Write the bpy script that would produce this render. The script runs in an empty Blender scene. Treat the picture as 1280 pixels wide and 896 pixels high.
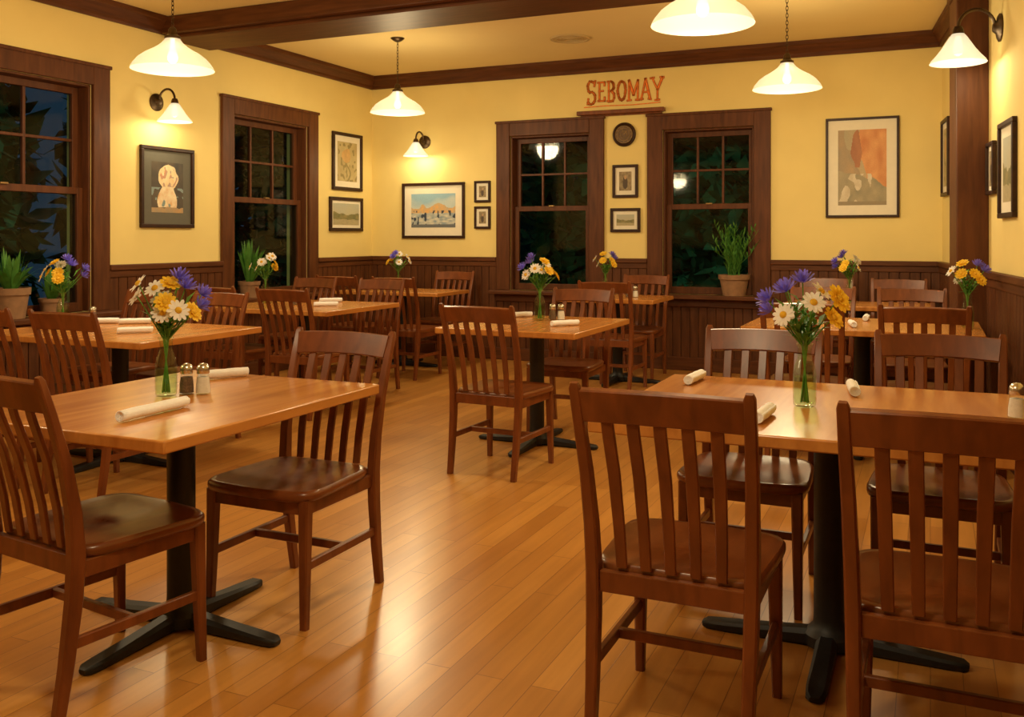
import bpy, bmesh, math, random
from math import radians, sin, cos, pi
from mathutils import Vector, Matrix, noise as mnoise
random.seed(7)
scene = bpy.context.scene
COL = scene.collection
scene.view_settings.view_transform = 'Standard'

# ------------------------------------------------------------------ materials
def mat_new(name):
    m = bpy.data.materials.new(name); m.use_nodes = True
    nt = m.node_tree
    return m, nt, nt.nodes["Principled BSDF"]

def plain(name, col, rough=0.5, metal=0.0, noise=0.0, nscale=8.0, bump=0.0, coat=0.0, trans=0.0):
    m, nt, b = mat_new(name)
    b.inputs["Roughness"].default_value = rough
    b.inputs["Metallic"].default_value = metal
    b.inputs["Coat Weight"].default_value = coat
    tc = nt.nodes.new("ShaderNodeTexCoord")
    n = nt.nodes.new("ShaderNodeTexNoise"); n.inputs["Scale"].default_value = nscale
    n.inputs["Detail"].default_value = 4
    nt.links.new(tc.outputs["Object"], n.inputs["Vector"])
    r = nt.nodes.new("ShaderNodeValToRGB")
    k = max(noise, 0.02)
    r.color_ramp.elements[0].position = 0.3; r.color_ramp.elements[1].position = 0.7
    r.color_ramp.elements[0].color = (*[c*(1-k) for c in col], 1)
    r.color_ramp.elements[1].color = (*[min(1, c*(1+k)) for c in col], 1)
    nt.links.new(n.outputs["Fac"], r.inputs["Fac"])
    nt.links.new(r.outputs["Color"], b.inputs["Base Color"])
    if bump:
        bp = nt.nodes.new("ShaderNodeBump"); bp.inputs["Strength"].default_value = bump
        bp.inputs["Distance"].default_value = 0.005
        nt.links.new(n.outputs["Fac"], bp.inputs["Height"])
        nt.links.new(bp.outputs["Normal"], b.inputs["Normal"])
    if trans:
        out = nt.nodes["Material Output"]; mx = nt.nodes.new("ShaderNodeMixShader"); mx.inputs[0].default_value = trans
        t = nt.nodes.new("ShaderNodeBsdfTranslucent"); nt.links.new(r.outputs["Color"], t.inputs[0])
        nt.links.new(b.outputs[0], mx.inputs[1]); nt.links.new(t.outputs[0], mx.inputs[2]); nt.links.new(mx.outputs[0], out.inputs[0])
    return m

def wood(name, c1, c2, rough=0.3, scale=(3, 40, 40), coat=0.0, detail=6, spec=0.5):
    m, nt, b = mat_new(name)
    tc = nt.nodes.new("ShaderNodeTexCoord")
    mp = nt.nodes.new("ShaderNodeMapping"); mp.inputs["Scale"].default_value = scale
    oi = nt.nodes.new("ShaderNodeObjectInfo")
    n = nt.nodes.new("ShaderNodeTexNoise"); n.noise_dimensions = '4D'
    n.inputs["Scale"].default_value = 1.0; n.inputs["Detail"].default_value = detail
    n.inputs["Distortion"].default_value = 0.6
    mul = nt.nodes.new("ShaderNodeMath"); mul.operation = 'MULTIPLY'; mul.inputs[1].default_value = 37.0
    nt.links.new(oi.outputs["Random"], mul.inputs[0]); nt.links.new(mul.outputs[0], n.inputs["W"])
    nt.links.new(tc.outputs["Object"], mp.inputs["Vector"]); nt.links.new(mp.outputs["Vector"], n.inputs["Vector"])
    r = nt.nodes.new("ShaderNodeValToRGB")
    r.color_ramp.elements[0].position = 0.3; r.color_ramp.elements[1].position = 0.72
    r.color_ramp.elements[0].color = (*c1, 1); r.color_ramp.elements[1].color = (*c2, 1)
    nt.links.new(n.outputs["Fac"], r.inputs["Fac"]); nt.links.new(r.outputs["Color"], b.inputs["Base Color"])
    b.inputs["Roughness"].default_value = rough
    b.inputs["Specular IOR Level"].default_value = spec
    b.inputs["Coat Weight"].default_value = coat; b.inputs["Coat Roughness"].default_value = 0.2
    return m

M = {}
M['wall'] = plain('yellow_plaster', (0.85, 0.69, 0.27), 0.85, noise=0.035, nscale=2.2, bump=0.1)
M['ceil'] = plain('ceiling_paint', (0.88, 0.72, 0.35), 0.9, noise=0.02, nscale=1.5)
M['trim'] = wood('dark_trim_wood', (0.070, 0.021, 0.006), (0.140, 0.046, 0.014), 0.5, (25, 25, 3), spec=0.3)
M['trimh'] = wood('dark_trim_wood_long', (0.070, 0.021, 0.006), (0.140, 0.046, 0.014), 0.5, (3, 25, 30), spec=0.3)
M['wains'] = wood('wainscot_wood', (0.072, 0.022, 0.007), (0.140, 0.048, 0.015), 0.5, (30, 30, 3), spec=0.3)
M['chair'] = wood('chair_wood', (0.130, 0.034, 0.009), (0.240, 0.070, 0.019), 0.34, (22, 22, 5), coat=0.10, spec=0.4)
M['seat'] = wood('seat_wood', (0.130, 0.035, 0.009), (0.250, 0.076, 0.021), 0.30, (18, 4, 18), coat=0.22, spec=0.4)
M['table'] = wood('table_wood', (0.46, 0.170, 0.034), (0.68, 0.300, 0.070), 0.27, (20, 1.8, 8), coat=0.32, detail=5)
M['iron'] = plain('black_cast_iron', (0.010, 0.010, 0.010), 0.5, 0.1, 0.2, 60, 0.1)
M['bronze'] = plain('aged_bronze', (0.085, 0.055, 0.03), 0.38, 0.8, 0.25, 30)
M['linen'] = plain('white_linen', (0.93, 0.94, 0.96), 0.9, noise=0.02, nscale=90, bump=0.3)
M['terra'] = plain('terracotta', (0.30, 0.165, 0.085), 0.8, noise=0.15, nscale=18, bump=0.2)
M['soil'] = plain('soil', (0.03, 0.018, 0.01), 0.95, noise=0.4, nscale=60, bump=0.8)
M['leaf'] = plain('leaf_green', (0.10, 0.29, 0.045), 0.5, noise=0.3, nscale=12, trans=0.3)
M['leafd'] = plain('night_leaf', (0.040, 0.20, 0.115), 0.8, noise=0.45, nscale=4)
M['stem'] = plain('stem_green', (0.13, 0.36, 0.06), 0.5, noise=0.2, nscale=20, trans=0.25)
M['white'] = plain('white_petal', (0.93, 0.93, 0.90), 0.6, noise=0.02, nscale=30, trans=0.3)
M['yellow'] = plain('yellow_petal', (0.95, 0.64, 0.04), 0.6, noise=0.08, nscale=30, trans=0.3)
M['purple'] = plain('violet_petal', (0.21, 0.17, 0.78), 0.6, noise=0.25, nscale=30, trans=0.3)
M['disc'] = plain('flower_disc', (0.72, 0.42, 0.02), 0.8, noise=0.2, nscale=90, bump=0.5)
M['chrome'] = plain('brushed_steel', (0.62, 0.59, 0.52), 0.25, 0.95, 0.05, 40)
M['salt'] = plain('salt', (0.90, 0.88, 0.84), 0.9, noise=0.06, nscale=120)
M['pepper'] = plain('pepper', (0.16, 0.10, 0.06), 0.9, noise=0.5, nscale=200)
M['frame'] = wood('frame_wood', (0.022, 0.009, 0.005), (0.048, 0.018, 0.008), 0.45, (20, 20, 20), spec=0.3)
M['mat'] = plain('cream_mat', (0.84, 0.79, 0.64), 0.9, noise=0.02, nscale=20)
M['matg'] = plain('grey_mat', (0.13, 0.125, 0.10), 0.9, noise=0.03, nscale=20)
M['red'] = plain('red_paint', (0.86, 0.23, 0.03), 0.7, noise=0.2, nscale=35)
M['reddark'] = plain('dark_red_paint', (0.50, 0.11, 0.02), 0.7, noise=0.3, nscale=35)
M['vent'] = plain('vent_paint', (0.56, 0.43, 0.21), 0.6, noise=0.03)
M['brass'] = plain('dull_brass', (0.30, 0.19, 0.07), 0.4, 0.6, 0.2, 30)
M['dial'] = plain('dark_dial', (0.13, 0.075, 0.035), 0.5, noise=0.3, nscale=30)
M['ground'] = plain('night_ground', (0.02, 0.03, 0.015), 0.95, noise=0.3, nscale=2)

def glassy(name, tint, base_refl=0.04, edge=0.5, rough=0.04):
    m = bpy.data.materials.new(name); m.use_nodes = True; nt = m.node_tree
    for n in list(nt.nodes): nt.nodes.remove(n)
    out = nt.nodes.new("ShaderNodeOutputMaterial"); mx = nt.nodes.new("ShaderNodeMixShader")
    t = nt.nodes.new("ShaderNodeBsdfTransparent"); t.inputs[0].default_value = (*tint, 1)
    g = nt.nodes.new("ShaderNodeBsdfGlossy"); g.inputs["Roughness"].default_value = rough
    f = nt.nodes.new("ShaderNodeLayerWeight"); f.inputs["Blend"].default_value = 0.5
    p = nt.nodes.new("ShaderNodeMath"); p.operation = 'POWER'; p.inputs[1].default_value = 4.0
    a = nt.nodes.new("ShaderNodeMath"); a.operation = 'MULTIPLY_ADD'; a.inputs[1].default_value = edge; a.inputs[2].default_value = base_refl; a.use_clamp = True
    nt.links.new(f.outputs['Facing'], p.inputs[0]); nt.links.new(p.outputs[0], a.inputs[0]); nt.links.new(a.outputs[0], mx.inputs[0])
    nt.links.new(t.outputs[0], mx.inputs[1]); nt.links.new(g.outputs[0], mx.inputs[2])
    nt.links.new(mx.outputs[0], out.inputs[0])
    return m
M['pane'] = glassy('window_glass', (0.60, 0.84, 0.86), 0.03, 0.5)
M['vase'] = glassy('clear_glass', (0.86, 0.94, 0.80), 0.06, 0.75)
M['jar'] = glassy('shaker_glass', (0.95, 0.95, 0.93), 0.06, 0.6)
M['water'] = glassy('vase_water', (0.88, 0.96, 0.80), 0.01, 0.25)

def glow(name, col, strength, see=0.0, base=(0.88, 0.82, 0.68), rim=1.0):
    m, nt, b = mat_new(name)
    b.inputs["Base Color"].default_value = (*base, 1); b.inputs["Roughness"].default_value = 0.35
    lw = nt.nodes.new("ShaderNodeTexNoise"); lw.inputs["Scale"].default_value = 9
    f = nt.nodes.new("ShaderNodeLayerWeight"); f.inputs["Blend"].default_value = 0.5
    tc = nt.nodes.new("ShaderNodeTexCoord"); nt.links.new(tc.outputs["Object"], lw.inputs["Vector"])
    ad = nt.nodes.new("ShaderNodeMath"); ad.operation = 'MULTIPLY_ADD'; ad.inputs[1].default_value = 0.15
    nt.links.new(lw.outputs["Fac"], ad.inputs[0]); nt.links.new(f.outputs["Facing"], ad.inputs[2])
    r = nt.nodes.new("ShaderNodeValToRGB")
    r.color_ramp.elements[0].position = 0.1; r.color_ramp.elements[1].position = 1.0
    r.color_ramp.elements[0].color = (*col, 1); r.color_ramp.elements[1].color = (col[0]*rim, col[1]*rim*0.96, col[2]*rim*0.86, 1)
    nt.links.new(ad.outputs[0], r.inputs["Fac"])
    nt.links.new(r.outputs["Color"], b.inputs["Emission Color"])
    b.inputs["Emission Strength"].default_value = strength
    if see:
        out = nt.nodes["Material Output"]; mx = nt.nodes.new("ShaderNodeMixShader"); mx.inputs[0].default_value = see
        t = nt.nodes.new("ShaderNodeBsdfTransparent"); t.inputs[0].default_value = (1.0, 0.93, 0.78, 1)
        nt.links.new(b.outputs[0], mx.inputs[1]); nt.links.new(t.outputs[0], mx.inputs[2]); nt.links.new(mx.outputs[0], out.inputs[0])
    return m
M['shade'] = glow('frosted_glass_shade', (1.0, 0.86, 0.58), 0.95, 0.30, (0.12, 0.10, 0.07), 0.62)
M['shade2'] = glow('frosted_sconce_shade', (1.0, 0.87, 0.60), 1.0, 0.12, (0.25, 0.22, 0.16), 0.72)
M['bulb'] = glow('lit_bulb', (1.0, 0.92, 0.70), 2.6)

# floor planks
def floor_mat():
    m, nt, b = mat_new('oak_plank_floor')
    tc = nt.nodes.new("ShaderNodeTexCoord")
    mp = nt.nodes.new("ShaderNodeMapping"); mp.inputs["Rotation"].default_value = (0, 0, radians(90))
    nt.links.new(tc.outputs["Object"], mp.inputs["Vector"])
    br = nt.nodes.new("ShaderNodeTexBrick")
    br.inputs["Scale"].default_value = 1.0; br.inputs["Brick Width"].default_value = 1.05; br.inputs["Row Height"].default_value = 0.088
    br.inputs["Mortar Size"].default_value = 0.0014; br.inputs["Mortar Smooth"].default_value = 0.1; br.inputs["Bias"].default_value = 0.0
    br.offset = 0.37
    br.inputs["Color1"].default_value = (0.640, 0.305, 0.068, 1); br.inputs["Color2"].default_value = (0.490, 0.212, 0.043, 1); br.inputs["Mortar"].default_value = (0.28, 0.11, 0.024, 1)
    nt.links.new(mp.outputs["Vector"], br.inputs["Vector"])
    mp2 = nt.nodes.new("ShaderNodeMapping"); mp2.inputs["Scale"].default_value = (20, 1.2, 1)
    nt.links.new(tc.outputs["Object"], mp2.inputs["Vector"])
    n = nt.nodes.new("ShaderNodeTexNoise"); n.inputs["Scale"].default_value = 1.4; n.inputs["Detail"].default_value = 4
    nt.links.new(mp2.outputs["Vector"], n.inputs["Vector"])
    r = nt.nodes.new("ShaderNodeValToRGB")
    r.color_ramp.elements[0].position = 0.3; r.color_ramp.elements[1].position = 0.7
    r.color_ramp.elements[0].color = (0.87, 0.86, 0.85, 1); r.color_ramp.elements[1].color = (1.05, 1.05, 1.05, 1)
    nt.links.new(n.outputs["Fac"], r.inputs["Fac"])
    mx = nt.nodes.new("ShaderNodeMix"); mx.data_type = 'RGBA'; mx.blend_type = 'MULTIPLY'; mx.inputs[0].default_value = 1.0
    nt.links.new(br.outputs["Color"], mx.inputs[6]); nt.links.new(r.outputs["Color"], mx.inputs[7])
    nt.links.new(mx.outputs[2], b.inputs["Base Color"])
    b.inputs["Roughness"].default_value = 0.29
    b.inputs["Coat Weight"].default_value = 0.25; b.inputs["Coat Roughness"].default_value = 0.2
    bp = nt.nodes.new("ShaderNodeBump"); bp.inputs["Strength"].default_value = 0.25; bp.inputs["Distance"].default_value = 0.002
    inv = nt.nodes.new("ShaderNodeMath"); inv.operation = 'SUBTRACT'; inv.inputs[0].default_value = 1
    nt.links.new(br.outputs["Fac"], inv.inputs[1]); nt.links.new(inv.outputs[0], bp.inputs["Height"])
    nt.links.new(bp.outputs["Normal"], b.inputs["Normal"])
    return m
M['floor'] = floor_mat()

def art_mat():
    m, nt, b = mat_new('printed_artwork')
    a = nt.nodes.new("ShaderNodeVertexColor"); a.layer_name = "Col"
    nt.links.new(a.outputs["Color"], b.inputs["Base Color"]); b.inputs["Roughness"].default_value = 0.6
    return m
M['art'] = art_mat()

# ------------------------------------------------------------------ mesh builder
class MB:
    def __init__(s): s.v = []; s.f = []
    def box(s, x0, x1, y0, y1, z0, z1):
        i = len(s.v)
        s.v += [(x0,y0,z0),(x1,y0,z0),(x1,y1,z0),(x0,y1,z0),(x0,y0,z1),(x1,y0,z1),(x1,y1,z1),(x0,y1,z1)]
        s.f += [(i,i+3,i+2,i+1),(i+4,i+5,i+6,i+7),(i,i+1,i+5,i+4),(i+1,i+2,i+6,i+5),(i+2,i+3,i+7,i+6),(i+3,i,i+4,i+7)]
        return s
    def rings(s, rings, closed=True, cap=True):
        i = len(s.v); n = len(rings[0])
        for r in rings: s.v += [tuple(p) for p in r]
        for k in range(len(rings)-1):
            for j in range(n if closed else n-1):
                a = i+k*n+j; b = i+k*n+(j+1) % n
                s.f.append((a, b, b+n, a+n))
        if cap:
            s.f.append(tuple(range(i+n-1, i-1, -1)))
            l = i+(len(rings)-1)*n
            s.f.append(tuple(range(l, l+n)))
        return s
    def sweep(s, path, sizes, side, ch=0.3):
        path = [Vector(p) for p in path]; rings = []
        for k, p in enumerate(path):
            T = (path[min(k+1, len(path)-1)]-path[max(k-1, 0)]).normalized()
            A = Vector(side); A = (A-T*A.dot(T)).normalized(); B = T.cross(A)
            sz = sizes[k] if isinstance(sizes, list) else sizes
            a, b = sz[0]/2, sz[1]/2; c = min(a, b)*ch
            rings.append([p+A*x+B*y for x, y in [(a,-b+c),(a,b-c),(a-c,b),(-a+c,b),(-a,b-c),(-a,-b+c),(-a+c,-b),(a-c,-b)]])
        return s.rings(rings)
    def tube(s, path, rad, n=8):
        path = [Vector(p) for p in path]; rings = []; prev = None
        for k, p in enumerate(path):
            T = (path[min(k+1, len(path)-1)]-path[max(k-1, 0)]).normalized()
            A = prev if prev else (Vector((1,0,0)) if abs(T.x) < 0.9 else Vector((0,1,0)))
            A = (A-T*A.dot(T)).normalized(); prev = A; B = T.cross(A)
            r = rad[k] if isinstance(rad, list) else rad
            rings.append([p+A*(r*cos(2*pi*j/n))+B*(r*sin(2*pi*j/n)) for j in range(n)])
        return s.rings(rings)
    def lathe(s, prof, n=32, c=(0,0,0), cap=False, mtx=None):
        rings = []
        for r, z in prof:
            ring = [Vector((r*cos(2*pi*j/n), r*sin(2*pi*j/n), z)) for j in range(n)]
            if mtx: ring = [mtx @ p for p in ring]
            rings.append([p+Vector(c) for p in ring])
        return s.rings(rings, True, cap)
    def torus(s, R, r, mtx, n=12, m=6, sx=1.0):
        i = len(s.v)
        for a in range(n):
            t = 2*pi*a/n
            for b in range(m):
                u = 2*pi*b/m
                p = Vector(((R+r*cos(u))*cos(t), (R+r*cos(u))*sin(t)*sx, r*sin(u)))
                s.v.append(tuple(mtx @ p))
        for a in range(n):
            for b in range(m):
                s.f.append((i+a*m+b, i+((a+1)%n)*m+b, i+((a+1)%n)*m+(b+1)%m, i+a*m+(b+1)%m))
        return s
    def quad(s, a, b, c, d):
        i = len(s.v); s.v += [tuple(a), tuple(b), tuple(c), tuple(d)]; s.f.append((i,i+1,i+2,i+3)); return s
    def build(s, name, mat, smooth=False, parent=None, bevel=0.0, recalc=True, loc=None, solid=0.0, angle=40):
        me = bpy.data.meshes.new(name); me.from_pydata(s.v, [], s.f); me.update()
        if recalc:
            bm = bmesh.new(); bm.from_mesh(me); bmesh.ops.recalc_face_normals(bm, faces=bm.faces); bm.to_mesh(me); bm.free()
        me.materials.append(mat)
        if smooth:
            for p in me.polygons: p.use_smooth = True
            me.set_sharp_from_angle(angle=radians(angle))
        o = bpy.data.objects.new(name, me); COL.objects.link(o)
        if parent: o.parent = parent
        if loc: o.location = loc
        if solid:
            md = o.modifiers.new('thick', 'SOLIDIFY'); md.thickness = solid; md.offset = 0
        if bevel:
            md = o.modifiers.new('bev', 'BEVEL'); md.width = bevel; md.segments = 2; md.limit_method = 'ANGLE'
        return o

def empty(name, loc=(0,0,0), rotz=0.0, label=None, category=None, group=None):
    e = bpy.data.objects.new(name, None); e.empty_display_size = 0.1; COL.objects.link(e)
    e.location = loc; e.rotation_euler = (0, 0, rotz)
    if label: tag(e, label, category, group)
    return e
def tag(o, label, category, group=None):
    o["label"] = label; o["category"] = category
    if group: o["group"] = group
    return o
def struct(o): o["kind"] = "structure"; return o
def dup(root, loc, rotz=0.0, label=None):
    def rec(o, par):
        c = o.copy(); COL.objects.link(c)
        if par: c.parent = par
        for ch in o.children: rec(ch, c)
        return c
    kids = list(root.children)
    c = root.copy(); COL.objects.link(c)
    for ch in kids: rec(ch, c)
    c.location = loc; c.rotation_euler = (0, 0, rotz)
    if label: c["label"] = label
    return c

# ------------------------------------------------------------------ room shell
XL, YB, CEIL = -5.78, 9.0, 3.105
YF = -2.5
RS = 0.11                                   # right wall splays by this slope
def xr(y): return 0.094+RS*(YB-y)
RA = math.atan2(-1.0, RS)
RLEN = (YB-YF)*math.hypot(1, RS)
WALLS = {'back': ((XL, YB, 0), 0.0, xr(YB)-XL), 'left': ((XL, YF, 0), pi/2, YB-YF),
         'right': ((xr(YB), YB, 0), RA, RLEN), 'front': ((xr(YF), YF, 0), pi, xr(YF)-XL)}
def onwall(o, wall, u=0, out=0, z=0):
    (ox, oy, oz), a, L = WALLS[wall]
    o.location = (ox+u*cos(a)+out*sin(a), oy+u*sin(a)-out*cos(a), z)
    o.rotation_euler = (0, 0, a); return o

struct(MB().box(XL-0.3, 2.0, YF-0.3, YB+0.3, -0.1, 0).build('floor', M['floor']))
struct(MB().box(XL-0.3, 2.0, YF-0.3, YB+0.3, CEIL, CEIL+0.1).build('ceiling', M['ceil']))

SILLZ = 0.74
# wall, u0, u1 (outer casing), z top, meeting rail z
WIN = [('back', -4.208-XL, -3.010-XL, 2.515, 1.595), ('back', -2.560-XL, -1.367-XL, 2.505, 1.595),
       ('left', 6.523-YF, 7.947-YF, 2.57, 1.645), ('left', 3.60-YF, 5.274-YF, 2.60, 1.645)]
CW = 0.155
def wall(name, key):
    L = WALLS[key][2]
    ops = sorted([(w[1]+CW, w[2]-CW, SILLZ, w[3]-CW) for w in WIN if w[0] == key])
    mb = MB(); u = 0
    for a, b, z0, z1 in ops:
        mb.box(u, a, 0, 0.25, 0, CEIL); mb.box(a, b, 0, 0.25, 0, z0); mb.box(a, b, 0, 0.25, z1, CEIL); u = b
    mb.box(u, L, 0, 0.25, 0, CEIL)
    o = mb.build(name, M['wall']); onwall(o, key); return struct(o)
for k in WALLS: wall('wall_'+k, k)

# wainscot, chair rail, baseboard, crown
TN = [0]
def tname(): TN[0] += 1; return 'trim_%d' % TN[0]
for key in WALLS:
    L = WALLS[key][2]
    ws = sorted([(w[1], w[2]) for w in WIN if w[0] == key])
    mb = MB(); cap = MB()
    def boards(a, b, top):
        n = max(1, round((b-a)/0.088)); w = (b-a)/n
        mb.box(a, b, -0.012, -0.0005, 0.10, top)
        for i in range(n): mb.box(a+i*w+0.004, a+(i+1)*w-0.004, -0.024, -0.011, 0.10, top)
    u = 0.0
    for a, b in ws:
        boards(u, a, 1.04); cap.box(u, a, -0.045, -0.0005, 1.04, 1.085); cap.box(u, a, -0.032, -0.0005, 0.985, 1.04)
        boards(a, b, SILLZ-0.06); u = b
    boards(u, L, 1.04); cap.box(u, L, -0.045, -0.0005, 1.04, 1.085); cap.box(u, L, -0.032, -0.0005, 0.985, 1.04)
    struct(onwall(mb.build(tname(), M['wains'], bevel=0.003), key))
    struct(onwall(cap.build(tname(), M['trimh'], bevel=0.006), key))
    struct(onwall(MB().box(0, L, -0.035, -0.0005, 0, 0.13).build('baseboard_'+key, M['trimh'], bevel=0.005), key))
    cr = MB()
    prof = [(0, 2.965), (-0.022, 2.965), (-0.03, 2.98), (-0.03, 3.0), (-0.05, 3.025), (-0.075, 3.06), (-0.09, 3.07), (-0.09, CEIL), (0, CEIL)]
    cr.rings([[(uu, y, z) for y, z in prof] for uu in (0.0, L)])
    struct(onwall(cr.build(tname(), M['trimh']), key))

# ceiling beam and side pilaster
beam = MB().box(XL+0.0, xr(6.1)+0.0, 5.80, 6.45, 2.965, CEIL).box(XL, xr(6.1), 5.86, 6.39, 2.935, 2.965).build(tname(), M['trimh'], bevel=0.01); struct(beam)
u0 = (YB-7.06)*math.hypot(1, RS); u1 = (YB-6.73)*math.hypot(1, RS)
struct(onwall(MB().box(u0, u1, -0.19, -0.0, 0, 2.965).box(u0-0.02, u1+0.02, -0.21, 0, 0, 0.16).box(u0-0.015, u1+0.015, -0.205, 0, 2.88, 2.965).build(tname(), M['trim'], bevel=0.008), 'right'))

# windows
def window(n, key, a, b, zt, zm):
    oa, ob, ot = a+CW, b-CW, zt-CW
    mb = MB()
    mb.box(a, oa, -0.035, 0.0, SILLZ, zt-0.001); mb.box(ob, b, -0.035, 0.0, SILLZ, zt-0.001)
    mb.box(oa, ob, -0.035, 0.0, ot, zt-0.001)
    mb.box(a-0.012, b+0.012, -0.045, 0.0, zt-0.02, zt+0.008)
    mb.box(oa, oa+0.02, 0.0, 0.2, SILLZ, ot); mb.box(ob-0.02, ob, 0.0, 0.2, SILLZ, ot); mb.box(oa, ob, 0.0, 0.2, ot-0.02, ot)
    root = struct(onwall(mb.build('window_%d' % n, M['trim'], bevel=0.006), key))
    def part(m, nm, mat, **k):
        o = m.build(nm, mat, parent=root, **k); return o
    part(MB().box(a-0.03, b+0.03, -0.16, -0.0, SILLZ-0.04, SILLZ).box(oa+0.02, ob-0.02, 0.0, 0.2, SILLZ-0.04, SILLZ).box(a, b, -0.05, 0, SILLZ-0.12, SILLZ-0.04), 'sill', M['trimh'], bevel=0.008)
    A, B = oa+0.02, ob-0.02; s = 0.05; T = ot-0.02
    up = MB()
    up.box(A, A+s, 0.11, 0.15, zm, T); up.box(B-s, B, 0.11, 0.15, zm, T); up.box(A+s, B-s, 0.11, 0.15, T-s, T); up.box(A+s, B-s, 0.105, 0.15, zm-0.025, zm+0.03)
    for i in (1, 2):
        x = A+s+(B-A-2*s)*i/3; up.box(x-0.011, x+0.011, 0.112, 0.145, zm+0.03, T-s)
    zz = (zm+0.03+T-s)/2; up.box(A+s, B-s, 0.113, 0.144, zz-0.011, zz+0.011)
    part(up, 'upper_sash', M['trim'], bevel=0.003)
    lo = MB()
    lo.box(A, A+s, 0.06, 0.10, SILLZ, zm+0.025); lo.box(B-s, B, 0.06, 0.10, SILLZ, zm+0.025); lo.box(A+s, B-s, 0.06, 0.10, SILLZ, SILLZ+0.07); lo.box(A+s, B-s, 0.06, 0.10, zm-0.025, zm+0.025)
    part(lo, 'lower_sash', M['trim'], bevel=0.003)
    part(MB().quad((A+s, 0.13, zm), (B-s, 0.13, zm), (B-s, 0.13, T-s), (A+s, 0.13, T-s)), 'upper_pane', M['pane'])
    part(MB().quad((A+s, 0.08, SILLZ+0.05), (B-s, 0.08, SILLZ+0.05), (B-s, 0.08, zm), (A+s, 0.08, zm)), 'lower_pane', M['pane'])
    part(MB().box((A+B)/2-0.03, (A+B)/2+0.03, 0.045, 0.075, zm+0.02, zm+0.035), 'sash_lock', M['brass'], bevel=0.003)
for i, w in enumerate(WIN): window(i+1, *w)

# ------------------------------------------------------------------ outside: night shrubs
gr = MB().box(-14, 8, YB+0.31, YB+8, -0.30, -0.20).box(-14, XL-0.31, -4, YB+0.31, -0.30, -0.20).build('night_lawn', M['ground'])
tag(gr, "dark lawn outside the windows at night", "lawn"); gr["kind"] = "stuff"
def shrub(cx, cy, rx, ry, h, n, seed):
    rnd = random.Random(seed); mb = MB()
    for i in range(n):
        t = rnd.uniform(0, 2*pi); z = rnd.uniform(0.08, 1); rr = (rnd.random()**0.4)*(0.85+0.15*sin(5*t+seed))*math.sqrt(max(0.4, 1-(z-0.4)**2*1.3))
        c = Vector((rx*rr*cos(t), ry*rr*sin(t), h*z))
        d = Vector((rnd.gauss(0,1), rnd.gauss(0,1), rnd.gauss(0,0.7))).normalized(); e = d.cross(Vector((rnd.random(), rnd.random(), 1))).normalized()
        L = rnd.uniform(0.12, 0.22); w = L*0.5
        mb.quad(c-d*L, c+e*w, c+d*L, c-e*w)
    for i in range(7):
        t = i*0.9; mb.tube([(0.05*cos(t), 0.05*sin(t), 0), (rx*0.3*cos(t), ry*0.3*sin(t), h*0.4), (rx*0.55*cos(t), ry*0.55*sin(t), h*0.8)], [0.03, 0.02, 0.008], 5)
    o = mb.build('shrub', M['leafd'], recalc=False, loc=(cx, cy, -0.19)); tag(o, "leafy dark green shrub outside a window at night", "shrub", "shrubs outside the windows")
for i, p in enumerate([(-4.35, 10.7, 0.92, 0.9, 3.6), (-2.05, 10.7, 0.92, 0.9, 3.6), (-6.6, 11.4, 0.85, 0.9, 3.6), (-7.6, 9.6, 0.8, 0.85, 3.6), (-7.6, 7.4, 0.8, 0.9, 3.6), (-7.7, 5.2, 0.8, 0.9, 3.5), (-9.9, 6.3, 0.9, 1.3, 3.6), (-3.2, 12.9, 1.4, 0.8, 3.6)]):
    shrub(*p, 2800, i+3)

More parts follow.
